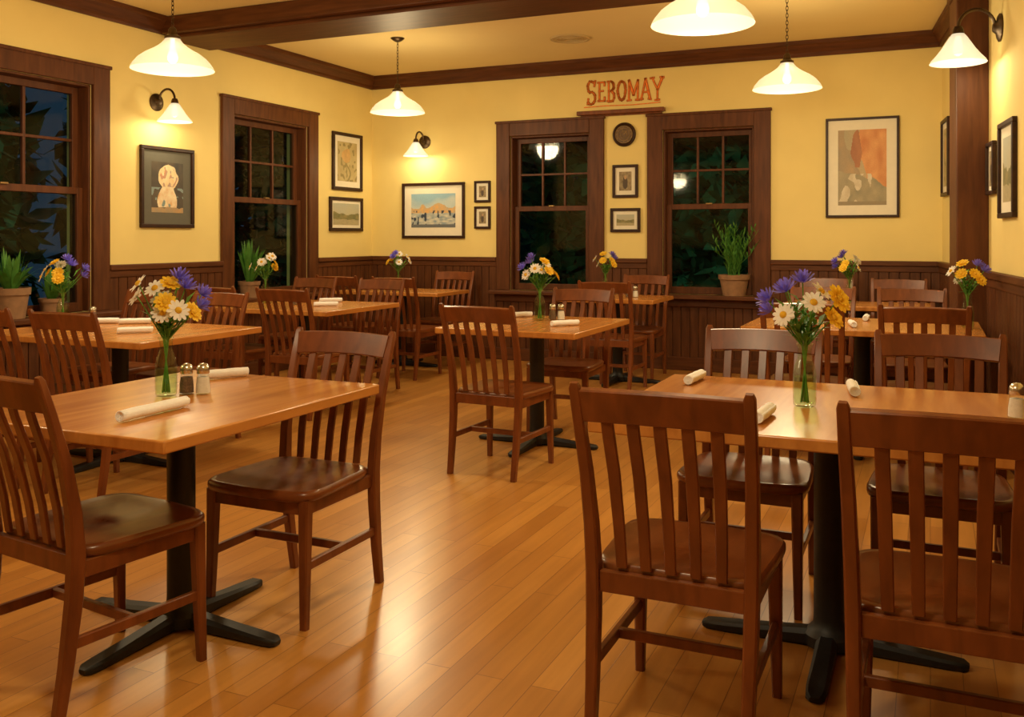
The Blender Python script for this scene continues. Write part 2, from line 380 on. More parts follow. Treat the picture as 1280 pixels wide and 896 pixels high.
# ------------------------------------------------------------------ dining chair
def make_chair():
    root = empty('dining_chair')
    # seat
    N = 44; outl = []
    for j in range(N):
        t = 2*pi*j/N; c, s_ = cos(t), sin(t); p = 0.32
        x = 0.225*math.copysign(abs(c)**p, c); y = 0.215*math.copysign(abs(s_)**p, s_)
        x *= 1.0+0.06*(y/0.215); y += 0.012*(1-(x/0.23)**2) if y > 0 else 0
        outl.append((x, y))
    def ring(k, z, dip=0.0):
        R = []
        for x, y in outl:
            zz = z
            if dip:
                zz -= dip*(0.75+0.25*cos(x*k*28))
                if y > 0: zz += dip*0.35*max(0, 1-abs(x*k)/0.06)
            R.append((x*k, y*k+0.012, zz))
        return R
    mb = MB(); mb.rings([ring(0.93, 0.418), ring(0.985, 0.424), ring(1.0, 0.436), ring(0.995, 0.447), ring(0.965, 0.455), ring(0.90, 0.456, 0.002), ring(0.75, 0.456, 0.009), ring(0.5, 0.456, 0.013), ring(0.25, 0.456, 0.013), ring(0.04, 0.456, 0.012)])
    mb.build('seat', M['seat'], True, root, angle=50)
    # rear posts (back legs running up to the crest)
    for sx in (-1, 1):
        path = [(0.195, -0.262, 0.0), (0.197, -0.238, 0.15), (0.20, -0.218, 0.32), (0.202, -0.212, 0.44), (0.205, -0.222, 0.56), (0.209, -0.25, 0.70), (0.213, -0.29, 0.83), (0.215, -0.322, 0.925), (0.215, -0.327, 0.938)]
        sz = [(0.028, 0.032), (0.031, 0.037), (0.034, 0.042), (0.035, 0.044), (0.034, 0.038), (0.032, 0.030), (0.030, 0.024), (0.028, 0.020), (0.018, 0.012)]
        MB().sweep([(x*sx, y, z) for x, y, z in path], sz, (1, 0, 0)).build('rear_leg', M['chair'], True, root)
    for sx in (-1, 1):
        path = [(0.200, 0.205, 0.0), (0.197, 0.198, 0.2), (0.195, 0.192, 0.425)]
        MB().sweep([(x*sx, y, z) for x, y, z in path], [(0.026, 0.026), (0.033, 0.033), (0.040, 0.040)], (1, 0, 0)).build('front_leg', M['chair'], True, root)
    # backrest : crest rail + slats
    mb = MB()
    def bow(x): return -0.022*(1-(x/0.205)**2)
    xs = [-0.205+0.41*i/12 for i in range(13)]
    mb.sweep([(x, -0.303+bow(x), 0.880+0.006*(1-(x/0.205)**2)) for x in xs], [(0.088, 0.022)]*13, (0, -0.33, 1))
    for i in range(5):
        x = -0.136+0.068*i; b = bow(x)
        path = [(x*0.94, -0.208, 0.452), (x*0.96, -0.219+b*0.3, 0.56), (x*0.98, -0.247+b*0.6, 0.70), (x, -0.283+b, 0.815), (x, -0.292+b, 0.845)]
        mb.sweep(path, [(0.028, 0.012), (0.030, 0.012), (0.032, 0.012), (0.032, 0.012), (0.032, 0.010)], (1, 0, 0), 0.4)
    mb.build('backrest', M['chair'], True, root)
    # seat rails
    mb = MB()
    mb.box(-0.18, 0.18, 0.182, 0.204, 0.375, 0.422); mb.box(-0.185, 0.185, -0.222, -0.200, 0.385, 0.440)
    mb.box(-0.206, -0.184, -0.20, 0.18, 0.375, 0.422); mb.box(0.184, 0.206, -0.20, 0.18, 0.375, 0.422)
    mb.build('seat_rail', M['chair'], False, root, bevel=0.003)
    for sx in (-1, 1):
        MB().sweep([(0.197*sx, -0.228, 0.205), (0.198*sx, 0.198, 0.205)], (0.018, 0.030), (1, 0, 0)).build('side_stretcher', M['chair'], True, root)
    MB().sweep([(-0.19, -0.03, 0.205), (0.19, -0.03, 0.205)], (0.018, 0.028), (0, 1, 0)).build('cross_stretcher', M['chair'], True, root)
    return root
CH = make_chair()
tag(CH, "reddish-brown wooden dining chair with vertical slat back", "chair", "wooden dining chairs")
chairs = [ # x, y, rot deg, label
 (-2.27, 2.05, -8, "slat-back wooden chair turned slightly, pushed under the square table"),
 (-2.09, 2.74, 180, "slat-back wooden chair tucked under the table with vase and shakers"),
 (-0.595, 2.51, 0, "slat-back wooden chair with back toward the viewer at long table"),
 (0.04, 2.49, 0, "slat-back wooden chair beside the wall at the long table"),
 (-0.61, 3.50, 180, None), (0.03, 3.57, 180, None),
 (-0.03, 5.72, 0, None), (-0.66, 5.75, 0, None), (-0.12, 6.87, 180, None), (-0.72, 6.87, 180, None),
 (-0.25, 8.46, 180, None), (-0.85, 8.46, 180, None),
 (-2.20, 4.79, -3, "slat-back wooden chair standing alone at the small central table"),
 (-2.25, 5.94, 180, None), (-2.45, 7.63, 0, None), (-2.50, 8.43, 180, None),
 (-4.45, 7.60, 0, None), (-5.10, 7.65, 0, None), (-4.62, 8.50, 180, None),
 (-4.20, 5.69, 0, None), (-4.85, 5.69, 0, None), (-4.35, 6.62, 180, None), (-5.05, 6.62, 180, None),
 (-3.90, 3.60, 0, None), (-4.50, 3.60, 0, None), (-4.28, 4.52, 180, None), (-4.88, 4.52, 180, None)]
for i, (x, y, r, lb) in enumerate(chairs):
    if i == 0:
        CH.location = (x, y, 0); CH.rotation_euler = (0, 0, radians(r)); CH["label"] = lb
    else:
        dup(CH, (x, y, 0), radians(r), lb or "reddish-brown wooden dining chair with vertical slat back")

# ------------------------------------------------------------------ tables
TZ = 0.76
def table(x0, x1, y0, y1, label):
    cx, cy = (x0+x1)/2, (y0+y1)/2; w, d = (x1-x0)/2, (y1-y0)/2
    root = empty('dining_table', (cx, cy, 0), 0, label, "table", "pedestal dining tables")
    MB().box(-w, w, -d, d, TZ-0.036, TZ).build('tabletop', M['table'], True, root, bevel=0.005, angle=30)
    MB().lathe([(0.0, 0.012), (0.075, 0.012), (0.075, 0.045), (0.06, 0.062), (0.048, 0.075), (0.046, 0.10), (0.046, 0.66), (0.06, 0.68), (0.065, 0.705), (0.0, 0.705)], 28).build('column', M['iron'], True, root)
    MB().box(-0.20, 0.20, -0.20, 0.20, TZ-0.050, TZ-0.0365).build('mounting_plate', M['iron'], False, root, bevel=0.003)
    for k in range(4):
        a = k*pi/2; c, s_ = cos(a), sin(a)
        hs = [(0.04, 0.058), (0.12, 0.050), (0.24, 0.038), (0.34, 0.030), (0.385, 0.027), (0.40, 0.016)]
        MB().sweep([(r*c, r*s_, h/2+(0.0 if r < 0.39 else 0.003)) for r, h in hs], [(0.064, 0.058), (0.062, 0.050), (0.060, 0.038), (0.060, 0.030), (0.052, 0.027), (0.028, 0.016)], (-s_, c, 0), 0.5).build('base_foot', M['iron'], True, root)
    return root
table(-2.735, -1.845, 1.87, 2.925, "square honey-brown wooden table on black iron pedestal with vase")
table(-0.923, 0.335, 2.60, 3.62, "wide glossy wooden table set with three napkin rolls")
table(-1.05, 0.28, 5.72, 6.62, "wide honey-brown wooden table beside the wall")
table(-1.10, 0.03, 7.70, 8.33, "honey-brown wooden table near the corner with a flower vase")
table(-2.70, -1.81, 4.89, 5.93, "small square wooden table on black pedestal in the middle")
table(-3.00, -2.15, 7.72, 8.42, "small wooden table between the two windows")
table(-5.48, -4.30, 7.84, 8.52, "wooden table in the corner beneath a framed harbor picture")
table(-5.10, -3.97, 5.58, 6.60, "wooden table set with napkin rolls near a window")
table(-4.95, -3.665, 3.55, 4.50, "wide wooden table beside potted plants on window sill")

# ------------------------------------------------------------------ napkin rolls
def make_roll(L, label):
    mb = MB(); n = 64; rows = 13; rings = []
    for k in range(rows):
        y = -L/2+L*k/(rows-1); R = []
        e = min(k, rows-1-k); sh = 0.93 if e == 0 else 1.0
        for j in range(n):
            t = j/(n-1)*2*pi*4.1; r = (0.0012+0.0175*(j/(n-1)))*sh+0.0008*sin(k*1.3+t*1.1)*(j/n)
            R.append((r*cos(t), y+(0.005*(0.5-j/n) if e == 0 else 0)+0.0012*sin(t), r*sin(t)*0.95))
        rings.append(R)
    mb.rings(rings, closed=False, cap=False)
    o = mb.build('napkin_roll', M['linen'], True, solid=0.0034, recalc=False, angle=70)
    return tag(o, label, "napkin", "rolled white napkins")
ROLL = make_roll(0.185, "rolled white cloth napkin lying on table")
ROLLL = make_roll(0.275, "long rolled white cloth napkin beside flower vase")
RZ = TZ+0.0205
ROLLL.location = (-2.15, 2.14, RZ); ROLLL.rotation_euler = (0, 0, radians(2))
rolls = [(-2.46, 2.80, -30), (-0.45, 2.83, -3), (-0.80, 3.45, -3), (-0.245, 3.43, 8),
         (-0.43, 5.97, 10), (-0.38, 6.45, 0), (-2.02, 5.29, -40), (-2.52, 5.74, -40), (-4.52, 6.42, -50), (-4.29, 6.03, -50), (-4.06, 3.90, -45), (-4.50, 4.32, -50), (-4.70, 4.26, -60), (-2.85, 7.95, -40)]
for i, (x, y, a) in enumerate(rolls):
    if i == 0: ROLL.location = (x, y, RZ); ROLL.rotation_euler = (0, 0, radians(a))
    else: dup(ROLL, (x, y, RZ), radians(a))

# ------------------------------------------------------------------ shakers
def make_shaker(content, nm, label):
    root = empty(nm); tag(root, label, "shaker", nm.replace('_', ' ')+'s')
    MB().lathe([(0.0, 0.0), (0.024, 0.0), (0.026, 0.004), (0.0245, 0.03), (0.020, 0.066), (0.019, 0.076)], 20).build('jar', M['jar'], True, root)
    MB().lathe([(0.0, 0.005), (0.0235, 0.005), (0.0230, 0.03), (0.0195, 0.058), (0.0, 0.060)], 20).build('contents', content, True, root)
    MB().lathe([(0.0205, 0.070), (0.0215, 0.072), (0.0215, 0.088), (0.019, 0.097), (0.010, 0.104), (0.0, 0.105)], 20).build('cap', M['chrome'], True, root)
    return root
PEP = make_shaker(M['pepper'], 'pepper_shaker', "glass pepper shaker with steel cap on table")
SAL = make_shaker(M['salt'], 'salt_shaker', "glass salt shaker with steel cap on table")
ps = [(-2.335, 2.47), (-2.24, 5.64), (-2.46, 8.02), (-4.60, 6.05)]
ss = [(-2.285, 2.495), (-2.19, 5.66), (-2.40, 8.04), (-4.78, 4.25), (0.235, 3.15)]
for i, p in enumerate(ps):
    if i: dup(PEP, (*p, TZ+0.0005))
    else: PEP.location = (*p, TZ+0.0005)
for i, p in enumerate(ss):
    if i: dup(SAL, (*p, TZ+0.0005))
    else: SAL.location = (*p, TZ+0.0005)

# ------------------------------------------------------------------ vases & flowers
def make_vase():
    root = empty('flower_vase'); tag(root, "clear glass bottle vase holding cut flowers", "vase", "glass flower vases")
    prof = [(0.0, 0.002), (0.030, 0.002), (0.0345, 0.008), (0.036, 0.03), (0.036, 0.105), (0.032, 0.128), (0.023, 0.150), (0.0205, 0.165), (0.021, 0.188), (0.0255, 0.197), (0.0262, 0.200), (0.0235, 0.200)]
    MB().lathe(prof, 28).build('glass', M['vase'], True, root, angle=60)
    MB().lathe([(0.0, 0.011), (0.030, 0.011), (0.0325, 0.03), (0.0325, 0.095), (0.0, 0.095)], 24).build('water', M['water'], True, root)
    return root
VASE = make_vase()

def make_flower(kind, bend, h, tilt, big=1.0):
    nm = {'w': 'daisy', 'y': 'yellow_gerbera', 'p': 'violet_cornflower'}[kind]
    lb = {'w': "white daisy with golden centre in a glass vase", 'y': "bright yellow flower in a glass vase", 'p': "violet blue flower with pointed petals in vase"}[kind]
    root = empty(nm); tag(root, lb, "flower", "cut flowers in vases")
    path = [(-0.014, 0, 0.0), (-0.003, 0, 0.10), (0.006, 0, 0.18), (bend*0.42, 0, 0.18+(h-0.18)*0.4), (bend*0.78, 0, 0.18+(h-0.18)*0.78), (bend, 0, h)]
    mb = MB(); mb.tube(path, [0.0026, 0.0026, 0.0026, 0.0022, 0.002, 0.002], 6)
    rnd = random.Random(int(bend*1000+h*777))
    for q in range(8):                                        # leaves on the stem
        z = 0.185+(h-0.2)*q*0.11; x = bend*0.7*max(0, (z-0.18)/(h-0.18)); a = rnd.uniform(0, 2*pi)
        d = Vector((cos(a), sin(a), rnd.uniform(0.2, 1.0))).normalized(); s_ = Vector((-sin(a), cos(a), 0)); L = rnd.uniform(0.05, 0.09)
        p0 = Vector((x, 0, z)); up = Vector((0, 0, 0.012))
        mb.quad(p0, p0+d*L*0.45+s_*0.008+up, p0+d*L, p0+d*L*0.45-s_*0.008+up)
    mb.build('stem', M['stem'], True, root, recalc=False)
    R = Matrix.Translation((bend, 0, h)) @ Matrix.Rotation(tilt, 4, 'Y') @ Matrix.Scale(big, 4)
    pm = MB()
    def petal(a, L, w, up0, up1, base=0.004):
        d = Vector((cos(a), sin(a), 0)); s_ = Vector((-sin(a), cos(a), 0)); i = len(pm.v)
        pts = [d*base+s_*w*0.25, d*base-s_*w*0.25, d*L*0.6-s_*w*0.5+Vector((0,0,up0)), d*L*0.9-s_*w*0.36+Vector((0,0,up1*0.9)), d*L+Vector((0,0,up1)), d*L*0.9+s_*w*0.36+Vector((0,0,up1*0.9)), d*L*0.6+s_*w*0.5+Vector((0,0,up0))]
        pm.v += [tuple(R @ p) for p in pts]; pm.f.append(tuple(range(i, i+7)))
    if kind == 'w':
        for j in range(12): petal(2*pi*j/12, 0.037+0.003*(j % 2), 0.0145, 0.004, 0.001+0.003*(j % 3))
    elif kind == 'y':
        for j in range(12): petal(2*pi*j/12, 0.038, 0.017, 0.006, 0.004+0.003*(j % 2))
        for j in range(8): petal(2*pi*j/8+0.2, 0.024, 0.013, 0.010, 0.013)
    else:
        for j in range(9): petal(2*pi*j/9, 0.040, 0.013, 0.010, 0.018+0.006*(j % 2))
        for j in range(8): petal(2*pi*j/8+0.3, 0.028, 0.011, 0.018, 0.034)
        for j in range(5): petal(2*pi*j/5+0.1, 0.014, 0.009, 0.020, 0.042)
    pm.build('petals', M[{'w': 'white', 'y': 'yellow', 'p': 'purple'}[kind]], False, root, recalc=False)
    if kind != 'p':
        MB().lathe([(0.0115, 0.0), (0.0115, 0.004), (0.009, 0.0085), (0.005, 0.0105), (0.0005, 0.011)], 12, mtx=R).build('flower_centre', M['disc'], True, root)
    return root
spec = {'w': [(0.065, 0.275, 1.1), (0.095, 0.325, 1.0), (0.05, 0.355, 0.8), (0.115, 0.285, 1.2), (0.03, 0.315, 0.9), (0.085, 0.370, 0.9)],
        'y': [(0.075, 0.31, 1.0), (0.105, 0.275, 1.1), (0.045, 0.37, 0.6)],
        'p': [(0.08, 0.355, 0.5), (0.115, 0.325, 0.8), (0.055, 0.385, 0.3), (0.105, 0.285, 0.9)]}
FL = {k: [make_flower(k, *s) for s in v] for k, v in spec.items()}
FL['Y'] = [make_flower('y', 0.115, 0.335, 1.1, 1.3), make_flower('y', 0.10, 0.275, 1.0, 1.05)]
used = set()
def put(root, loc, rz):
    if root.name not in used:
        used.add(root.name); root.location = loc; root.rotation_euler = (0, 0, rz); return root
    return dup(root, loc, rz)
# azimuths are those of the white, yellow and violet clumps
def bouquet(x, y, aw, ay, ap, seed, nw=5, ny=4, npp=4, yk='y'):
    put(VASE, (x, y, TZ+0.0005), 0)
    rnd = random.Random(seed)
    for k, a0, n in (('w', aw, nw), (yk, ay, ny), ('p', ap, npp)):
        for i in range(n):
            a = radians(a0+((i*2) % n-(n-1)/2)*(34 if k == 'w' else 32)+rnd.uniform(-8, 8))
            put(FL[k][i % len(FL[k])], (x+0.002*cos(a), y+0.002*sin(a), TZ+0.013), a)
bouquet(-2.364, 2.405, 235, -20, 45, 1, 7, 3, 4)
bouquet(-0.365, 3.09, -75, -15, 205, 2, 5, 2, 5, 'Y')
bouquet(0.20, 6.12, 170, -70, 60, 3, 3, 4, 2)
bouquet(-0.60, 8.05, 30, -90, 190, 4, 3, 2, 4)
bouquet(-2.306, 5.58, -90, 20, 190, 5, 5, 4, 3)
bouquet(-2.74, 8.22, 200, -40, 80, 6, 2, 4, 2)
bouquet(-4.90, 8.12, 0, 200, -60, 7, 4, 3, 2)
bouquet(-4.95, 6.12, -60, 60, 230, 8, 6, 3, 0)
bouquet(-4.84, 4.08, 210, -70, 40, 9, 4, 4, 4)

# ------------------------------------------------------------------ potted plants on sills
def pot_plant(loc, r, h, style, label, seed, leafL=0.3, n=50):
    root = empty('potted_plant', loc, 0, label, "plant", None)
    MB().lathe([(0.0, 0.0), (r*0.72, 0.0), (r*0.92, h*0.78), (r, h*0.78), (r*1.03, h), (r*0.92, h), (r*0.86, h*0.85), (0.0, h*0.85)], 28).build('pot', M['terra'], True, root, angle=35)
    MB().lathe([(r*0.865, h*0.86), (r*0.5, h*0.90), (0.001, h*0.92)], 20).build('soil', M['soil'], True, root)
    rnd = random.Random(seed); mb = MB()
    if style == 'blade':
        for i in range(n):
            a = rnd.uniform(0, 2*pi); L = leafL*rnd.uniform(0.6, 1.0); reach = rnd.uniform(0.15, 0.85)
            if cos(a) < -0.3: reach *= 0.3
            d = Vector((cos(a), sin(a), 0)); s_ = Vector((-sin(a), cos(a), 0)); w = 0.015
            pts = [Vector((0, 0, h*0.88))+d*r*0.25+d*(L*reach*t)+Vector((0, 0, L*(1.25*t-0.9*reach*t*t))) for t in (0, .25, .5, .75, 1)]
            ws = [0.5, 1, 1, 0.7, 0.05]
            for k in range(4): mb.quad(pts[k]-s_*w*ws[k], pts[k]+s_*w*ws[k], pts[k+1]+s_*w*ws[k+1], pts[k+1]-s_*w*ws[k+1])
    else:
        for i in range(n):
            a = rnd.uniform(0, 2*pi); L = leafL*rnd.uniform(0.42, 1.0); reach = rnd.uniform(0.1, 0.75)*(1.35-L/leafL)
            if sin(a) > 0.2: reach *= 0.3
            d = Vector((cos(a), sin(a), 0)); p = [Vector((0, 0, h*0.88))+d*r*0.5*rnd.random()+d*(L*reach*t*t*1.4)+Vector((0, 0, L*t)) for t in (0, .33, .66, 1)]
            mb.tube(p, [0.004, 0.003, 0.0025, 0.0015], 5)
            for q in range(24):
                t = 0.08+0.92*q/23; sg_ = min(2, int(t*3)); c = p[sg_].lerp(p[sg_+1], min(1, t*3-sg_))
                b = rnd.uniform(0, 2*pi); e = Vector((cos(b), sin(b), 1.5)).normalized(); s_ = Vector((-sin(b), cos(b), 0)); l = 0.072
                mb.quad(c, c+e*l*0.5+s_*0.007, c+e*l, c+e*l*0.5-s_*0.007)
    mb.build('foliage', M['leaf'], False, root, recalc=False)
    return root
pot_plant((-1.70, YB-0.055, SILLZ+0.001), 0.145, 0.20, 'herb', "upright spiky green herb in terracotta pot on sill", 11, 0.50, 26)
pot_plant((XL+0.04, 4.74, SILLZ+0.001), 0.085, 0.12, 'blade', "small spiky green plant in clay pot on sill", 12, 0.22, 44)
pot_plant((XL+0.035, 4.42, SILLZ+0.001), 0.125, 0.21, 'blade', "arching green leafed plant in clay pot on sill", 13, 0.28, 56)
pot_plant((XL+0.045, 6.86, SILLZ+0.001), 0.10, 0.15, 'blade', "spider plant in clay pot on window sill", 14, 0.38, 60)

# ------------------------------------------------------------------ pendant lamps
def chain(mb, z0, z1, x=0, y=0):
    n = max(2, int((z1-z0)/0.026)); st = (z1-z0)/n
    for i in range(n):
        m = Matrix.Translation((x, y, z0+st*(i+0.5))) @ Matrix.Rotation(pi/2*(i % 2), 4, 'Z') @ Matrix.Rotation(pi/2, 4, 'X')
        mb.torus(0.0085, 0.0022, m, 10, 5, 1.9)
LC = (1.0, 0.80, 0.48)
def pendant(x, y, zb, D=0.495):
    root = empty('pendant_lamp', (x, y, zb), 0, "frosted white glass pendant lamp hanging on bronze chain", "lamp", "chain-hung pendant lamps")
    k = D/0.495; R = 0.2475*k
    pr = [(R, 0.0), (R*0.985, 0.012), (R*0.93, 0.035), (R*0.82, 0.068), (R*0.66, 0.098), (R*0.50, 0.120), (R*0.36, 0.142), (R*0.25, 0.166), (R*0.19, 0.186), (R*0.17, 0.20)]
    MB().lathe(pr, 48).build('lamp_shade', M['shade'], True, root, angle=60)
    MB().lathe([(0.0, 0.190), (0.048, 0.190), (0.048, 0.205), (0.030, 0.218), (0.024, 0.250), (0.014, 0.262), (0.0, 0.264)], 24).build('socket', M['bronze'], True, root)
    MB().lathe([(0.0, 0.040), (0.016, 0.044), (0.029, 0.060), (0.032, 0.080), (0.026, 0.105), (0.015, 0.130), (0.013, 0.195), (0, 0.195)], 20).build('bulb', M['bulb'], True, root)
    c = MB(); chain(c, 0.262, CEIL-zb-0.03); c.build('chain', M['bronze'], True, root, recalc=False)
    h = CEIL-zb
    MB().lathe([(0.0, h-0.036), (0.02, h-0.034), (0.045, h-0.020), (0.062, h-0.006), (0.064, h), (0, h)], 28).build('canopy', M['bronze'], True, root)
    l = bpy.data.lights.new('pendant_light', 'POINT'); l.energy = 62; l.color = LC; l.shadow_soft_size = 0.14
    lo = bpy.data.objects.new('light_source', l); COL.objects.link(lo); lo.parent = root; lo.location = (0, 0, -0.01)
for p in [(-4.262, 4.39, 2.329), (-4.417, 7.307, 2.427), (-0.963, 7.093, 2.387), (-1.005, 4.49, 2.324), (-4.2, 1.5, 2.33), (-1.0, 1.3, 2.33)]: pendant(*p)  # last two hang out of view, added as fill light for the room

# ------------------------------------------------------------------ wall sconces
def sconce(wallk, u, z, k=1.0, reach=0.20):
    root = empty('wall_sconce', (0, 0, 0), 0, "bronze wall sconce with white bell glass shade", "lamp", "bronze wall sconces")
    onwall(root, wallk, u, 0.0, z)
    Rx = Matrix.Rotation(pi/2, 4, 'X')
    MB().lathe([(0.0, 0.0), (0.072*k, 0.0), (0.072*k, 0.010), (0.060*k, 0.018), (0.035*k, 0.024), (0.02*k, 0.045), (0, 0.048)], 28, mtx=Rx).build('backplate', M['bronze'], True, root)
    path = []
    for i in range(15):
        t = i/14; a = pi*t*0.98
        path.append((0, -0.03-(reach-0.03)*(1-cos(a))/2, 0.0+0.095*k*sin(a)+0.012*k*t))
    MB().tube(path, 0.009*k, 8).build('arm', M['bronze'], True, root)
    T = (0, -reach, 0)
    MB().lathe([(0.0, 0.022*k), (0.020*k, 0.018*k), (0.027*k, 0.0), (0.032*k, -0.030*k), (0.0, -0.030*k)], 20, c=T).build('socket', M['bronze'], True, root)
    pr = [(0.030, -0.020), (0.044, -0.038), (0.062, -0.066), (0.082, -0.098), (0.108, -0.132), (0.130, -0.156), (0.137, -0.170)]
    pr = [(a*k, b*k) for a, b in pr]
    MB().lathe(pr, 36, c=T).build('lamp_shade', M['shade2'], True, root, angle=60)
    MB().lathe([(0.0, -0.135*k), (0.020*k, -0.125*k), (0.026*k, -0.100*k), (0.020*k, -0.07*k), (0.012*k, -0.032*k), (0, -0.032*k)], 16, c=T).build('bulb', M['bulb'], True, root)
    l = bpy.data.lights.new('sconce_light', 'POINT'); l.energy = 7; l.color = LC; l.shadow_soft_size = 0.05
    lo = bpy.data.objects.new('light_source', l); COL.objects.link(lo); lo.parent = root; lo.location = (0, -reach, -0.175*k)
sconce('left', (7.829-2.811)*1.15-YF, 2.40)
sconce('back', 0.60*1.15, 2.345)
sconce('right', (YB-6.33)*math.hypot(1, RS), 2.56, 1.18, 0.235)

# ------------------------------------------------------------------ pictures
def mixc(a, b, t): t = max(0, min(1, t)); return tuple(a[i]*(1-t)+b[i]*t for i in range(3))
def fn(u, v, f, s): return mnoise.noise(Vector((u*f+s*7.3, v*f+s*3.1, s*1.7)))          # -1..1
def f2(u, v, f, s): return 0.5+0.5*(fn(u, v, f, s)+0.5*fn(u, v, f*2.1, s+1))
def art(kind, u, v, rnd):
    j = rnd.uniform(-0.05, 0.05)
    w = fn(u, v, 5, 3)*0.05
    if kind == 'portrait':
        c = mixc((0.04, 0.038, 0.035), (0.12, 0.09, 0.055), f2(u, v, 5, 1))
        e = ((u-0.52+w)/0.30)**2+((v-0.70+w)/0.24)**2
        if e < 1.1: c = mixc((0.86, 0.76, 0.52), (0.74, 0.52, 0.24), f2(u, v, 9, 2))
        if e < 0.85 and fn(u, v, 10, 4) > 0.12: c = mixc((0.68, 0.26, 0.09), (0.24, 0.36, 0.38), f2(u, v, 5, 8))
        if 0.10 < v < 0.52 and abs(u-0.5+w) < 0.22+0.10*sin(v*7): c = mixc((0.84, 0.76, 0.55), (0.66, 0.34, 0.11), f2(u, v, 8, 6)**1.5)
        if 0.10 < v < 0.5 and fn(u, v, 9, 9) > 0.22: c = (0.22, 0.30, 0.30)
        if v < 0.10+w: c = mixc((0.30, 0.26, 0.18), (0.5, 0.3, 0.12), f2(u, v, 8, 5))
    elif kind == 'harbor':
        c = mixc((0.30, 0.50, 0.64), (0.78, 0.76, 0.62), 1.5*(1-v)+0.5*fn(u, v, 4, 1)-0.15)
        sky = 0.56+0.20*max(0, fn(u*1.0, 0.2, 9, 5))+0.16*math.exp(-((u-0.62)/0.16)**2)
        if 0.42 < v < sky: c = mixc((0.78, 0.44, 0.12), (0.40, 0.40, 0.34), f2(u*1.6, v*0.7, 12, 2)-0.1)
        if v <= 0.42: c = mixc((0.10, 0.22, 0.36), (0.78, 0.74, 0.58), f2(u, v*2.2, 8, 3))
        if 0.10 < v < 0.50 and fn(u*1.8, v*0.7, 9, 4) > 0.26: c = (0.04, 0.06, 0.10)
        if v < 0.09: c = (0.14, 0.16, 0.18)
    elif kind == 'canyon':
        c = mixc((0.40, 0.36, 0.24), (0.60, 0.42, 0.22), u+0.3*fn(u, v, 4, 1))
        if u < 0.30+0.16*sin(v*5)+w*2: c = mixc((0.28, 0.26, 0.19), (0.46, 0.32, 0.18), f2(u, v, 5, 2))
        if u > 0.50+0.12*sin(v*6)+w*2 and v > 0.52-0.3*u+w: c = mixc((0.54, 0.19, 0.06), (0.76, 0.40, 0.16), f2(u, v, 5, 3))
        if v > 0.5 and abs(u-0.40+w) < 0.10-0.25*abs(v-0.70)+w: c = mixc((0.34, 0.14, 0.07), (0.48, 0.22, 0.10), f2(u, v, 8, 4))
        if v < 0.48-0.22*u+w*2: c = mixc((0.46, 0.38, 0.24), (0.26, 0.25, 0.17), f2(u, v, 6, 7))
        if 0.05 < v < 0.42 and abs(u-0.30-0.7*(v-0.1)+w*2) < 0.26 and fn(u, v, 6, 6) > -0.08: c = mixc((0.74, 0.68, 0.54), (0.54, 0.46, 0.32), f2(u, v, 12, 5))
        if v < 0.05: c = (0.30, 0.25, 0.16)
    elif kind == 'botanic':
        c = mixc((0.56, 0.48, 0.25), (0.42, 0.33, 0.15), f2(u, v, 4, 1))
        if abs(u-0.5-0.15*sin(v*8)) < 0.04 or fn(u, v, 8, 3) > 0.28: c = (0.28, 0.23, 0.09)
        if ((u-0.45+w)/0.24)**2+((v-0.65+w)/0.17)**2 < 1: c = mixc((0.66, 0.42, 0.16), (0.46, 0.30, 0.12), f2(u, v, 9, 4))
    elif kind == 'landscape':
        c = mixc((0.52, 0.46, 0.28), (0.46, 0.48, 0.40), v+0.3*fn(u, v, 4, 2))
        if v < 0.52+0.14*fn(u, 0.1, 5, 2): c = mixc((0.14, 0.16, 0.07), (0.34, 0.28, 0.12), f2(u, v, 8, 1))
        if v < 0.25+w: c = mixc((0.50, 0.44, 0.25), (0.36, 0.32, 0.2), f2(u, v*2, 7, 3))
    else:
        c = mixc((0.46, 0.38, 0.22), (0.16, 0.11, 0.06), f2(u, v, 5, 2))
        if ((u-0.5+w)/0.2)**2+((v-0.42)/0.34)**2 < 1: c = (0.09, 0.065, 0.045)
        if ((u-0.5)/0.10)**2+((v-0.70)/0.11)**2 < 1: c = (0.50, 0.32, 0.18)
    return tuple(max(0, min(1, x*(1+j))) for x in c)
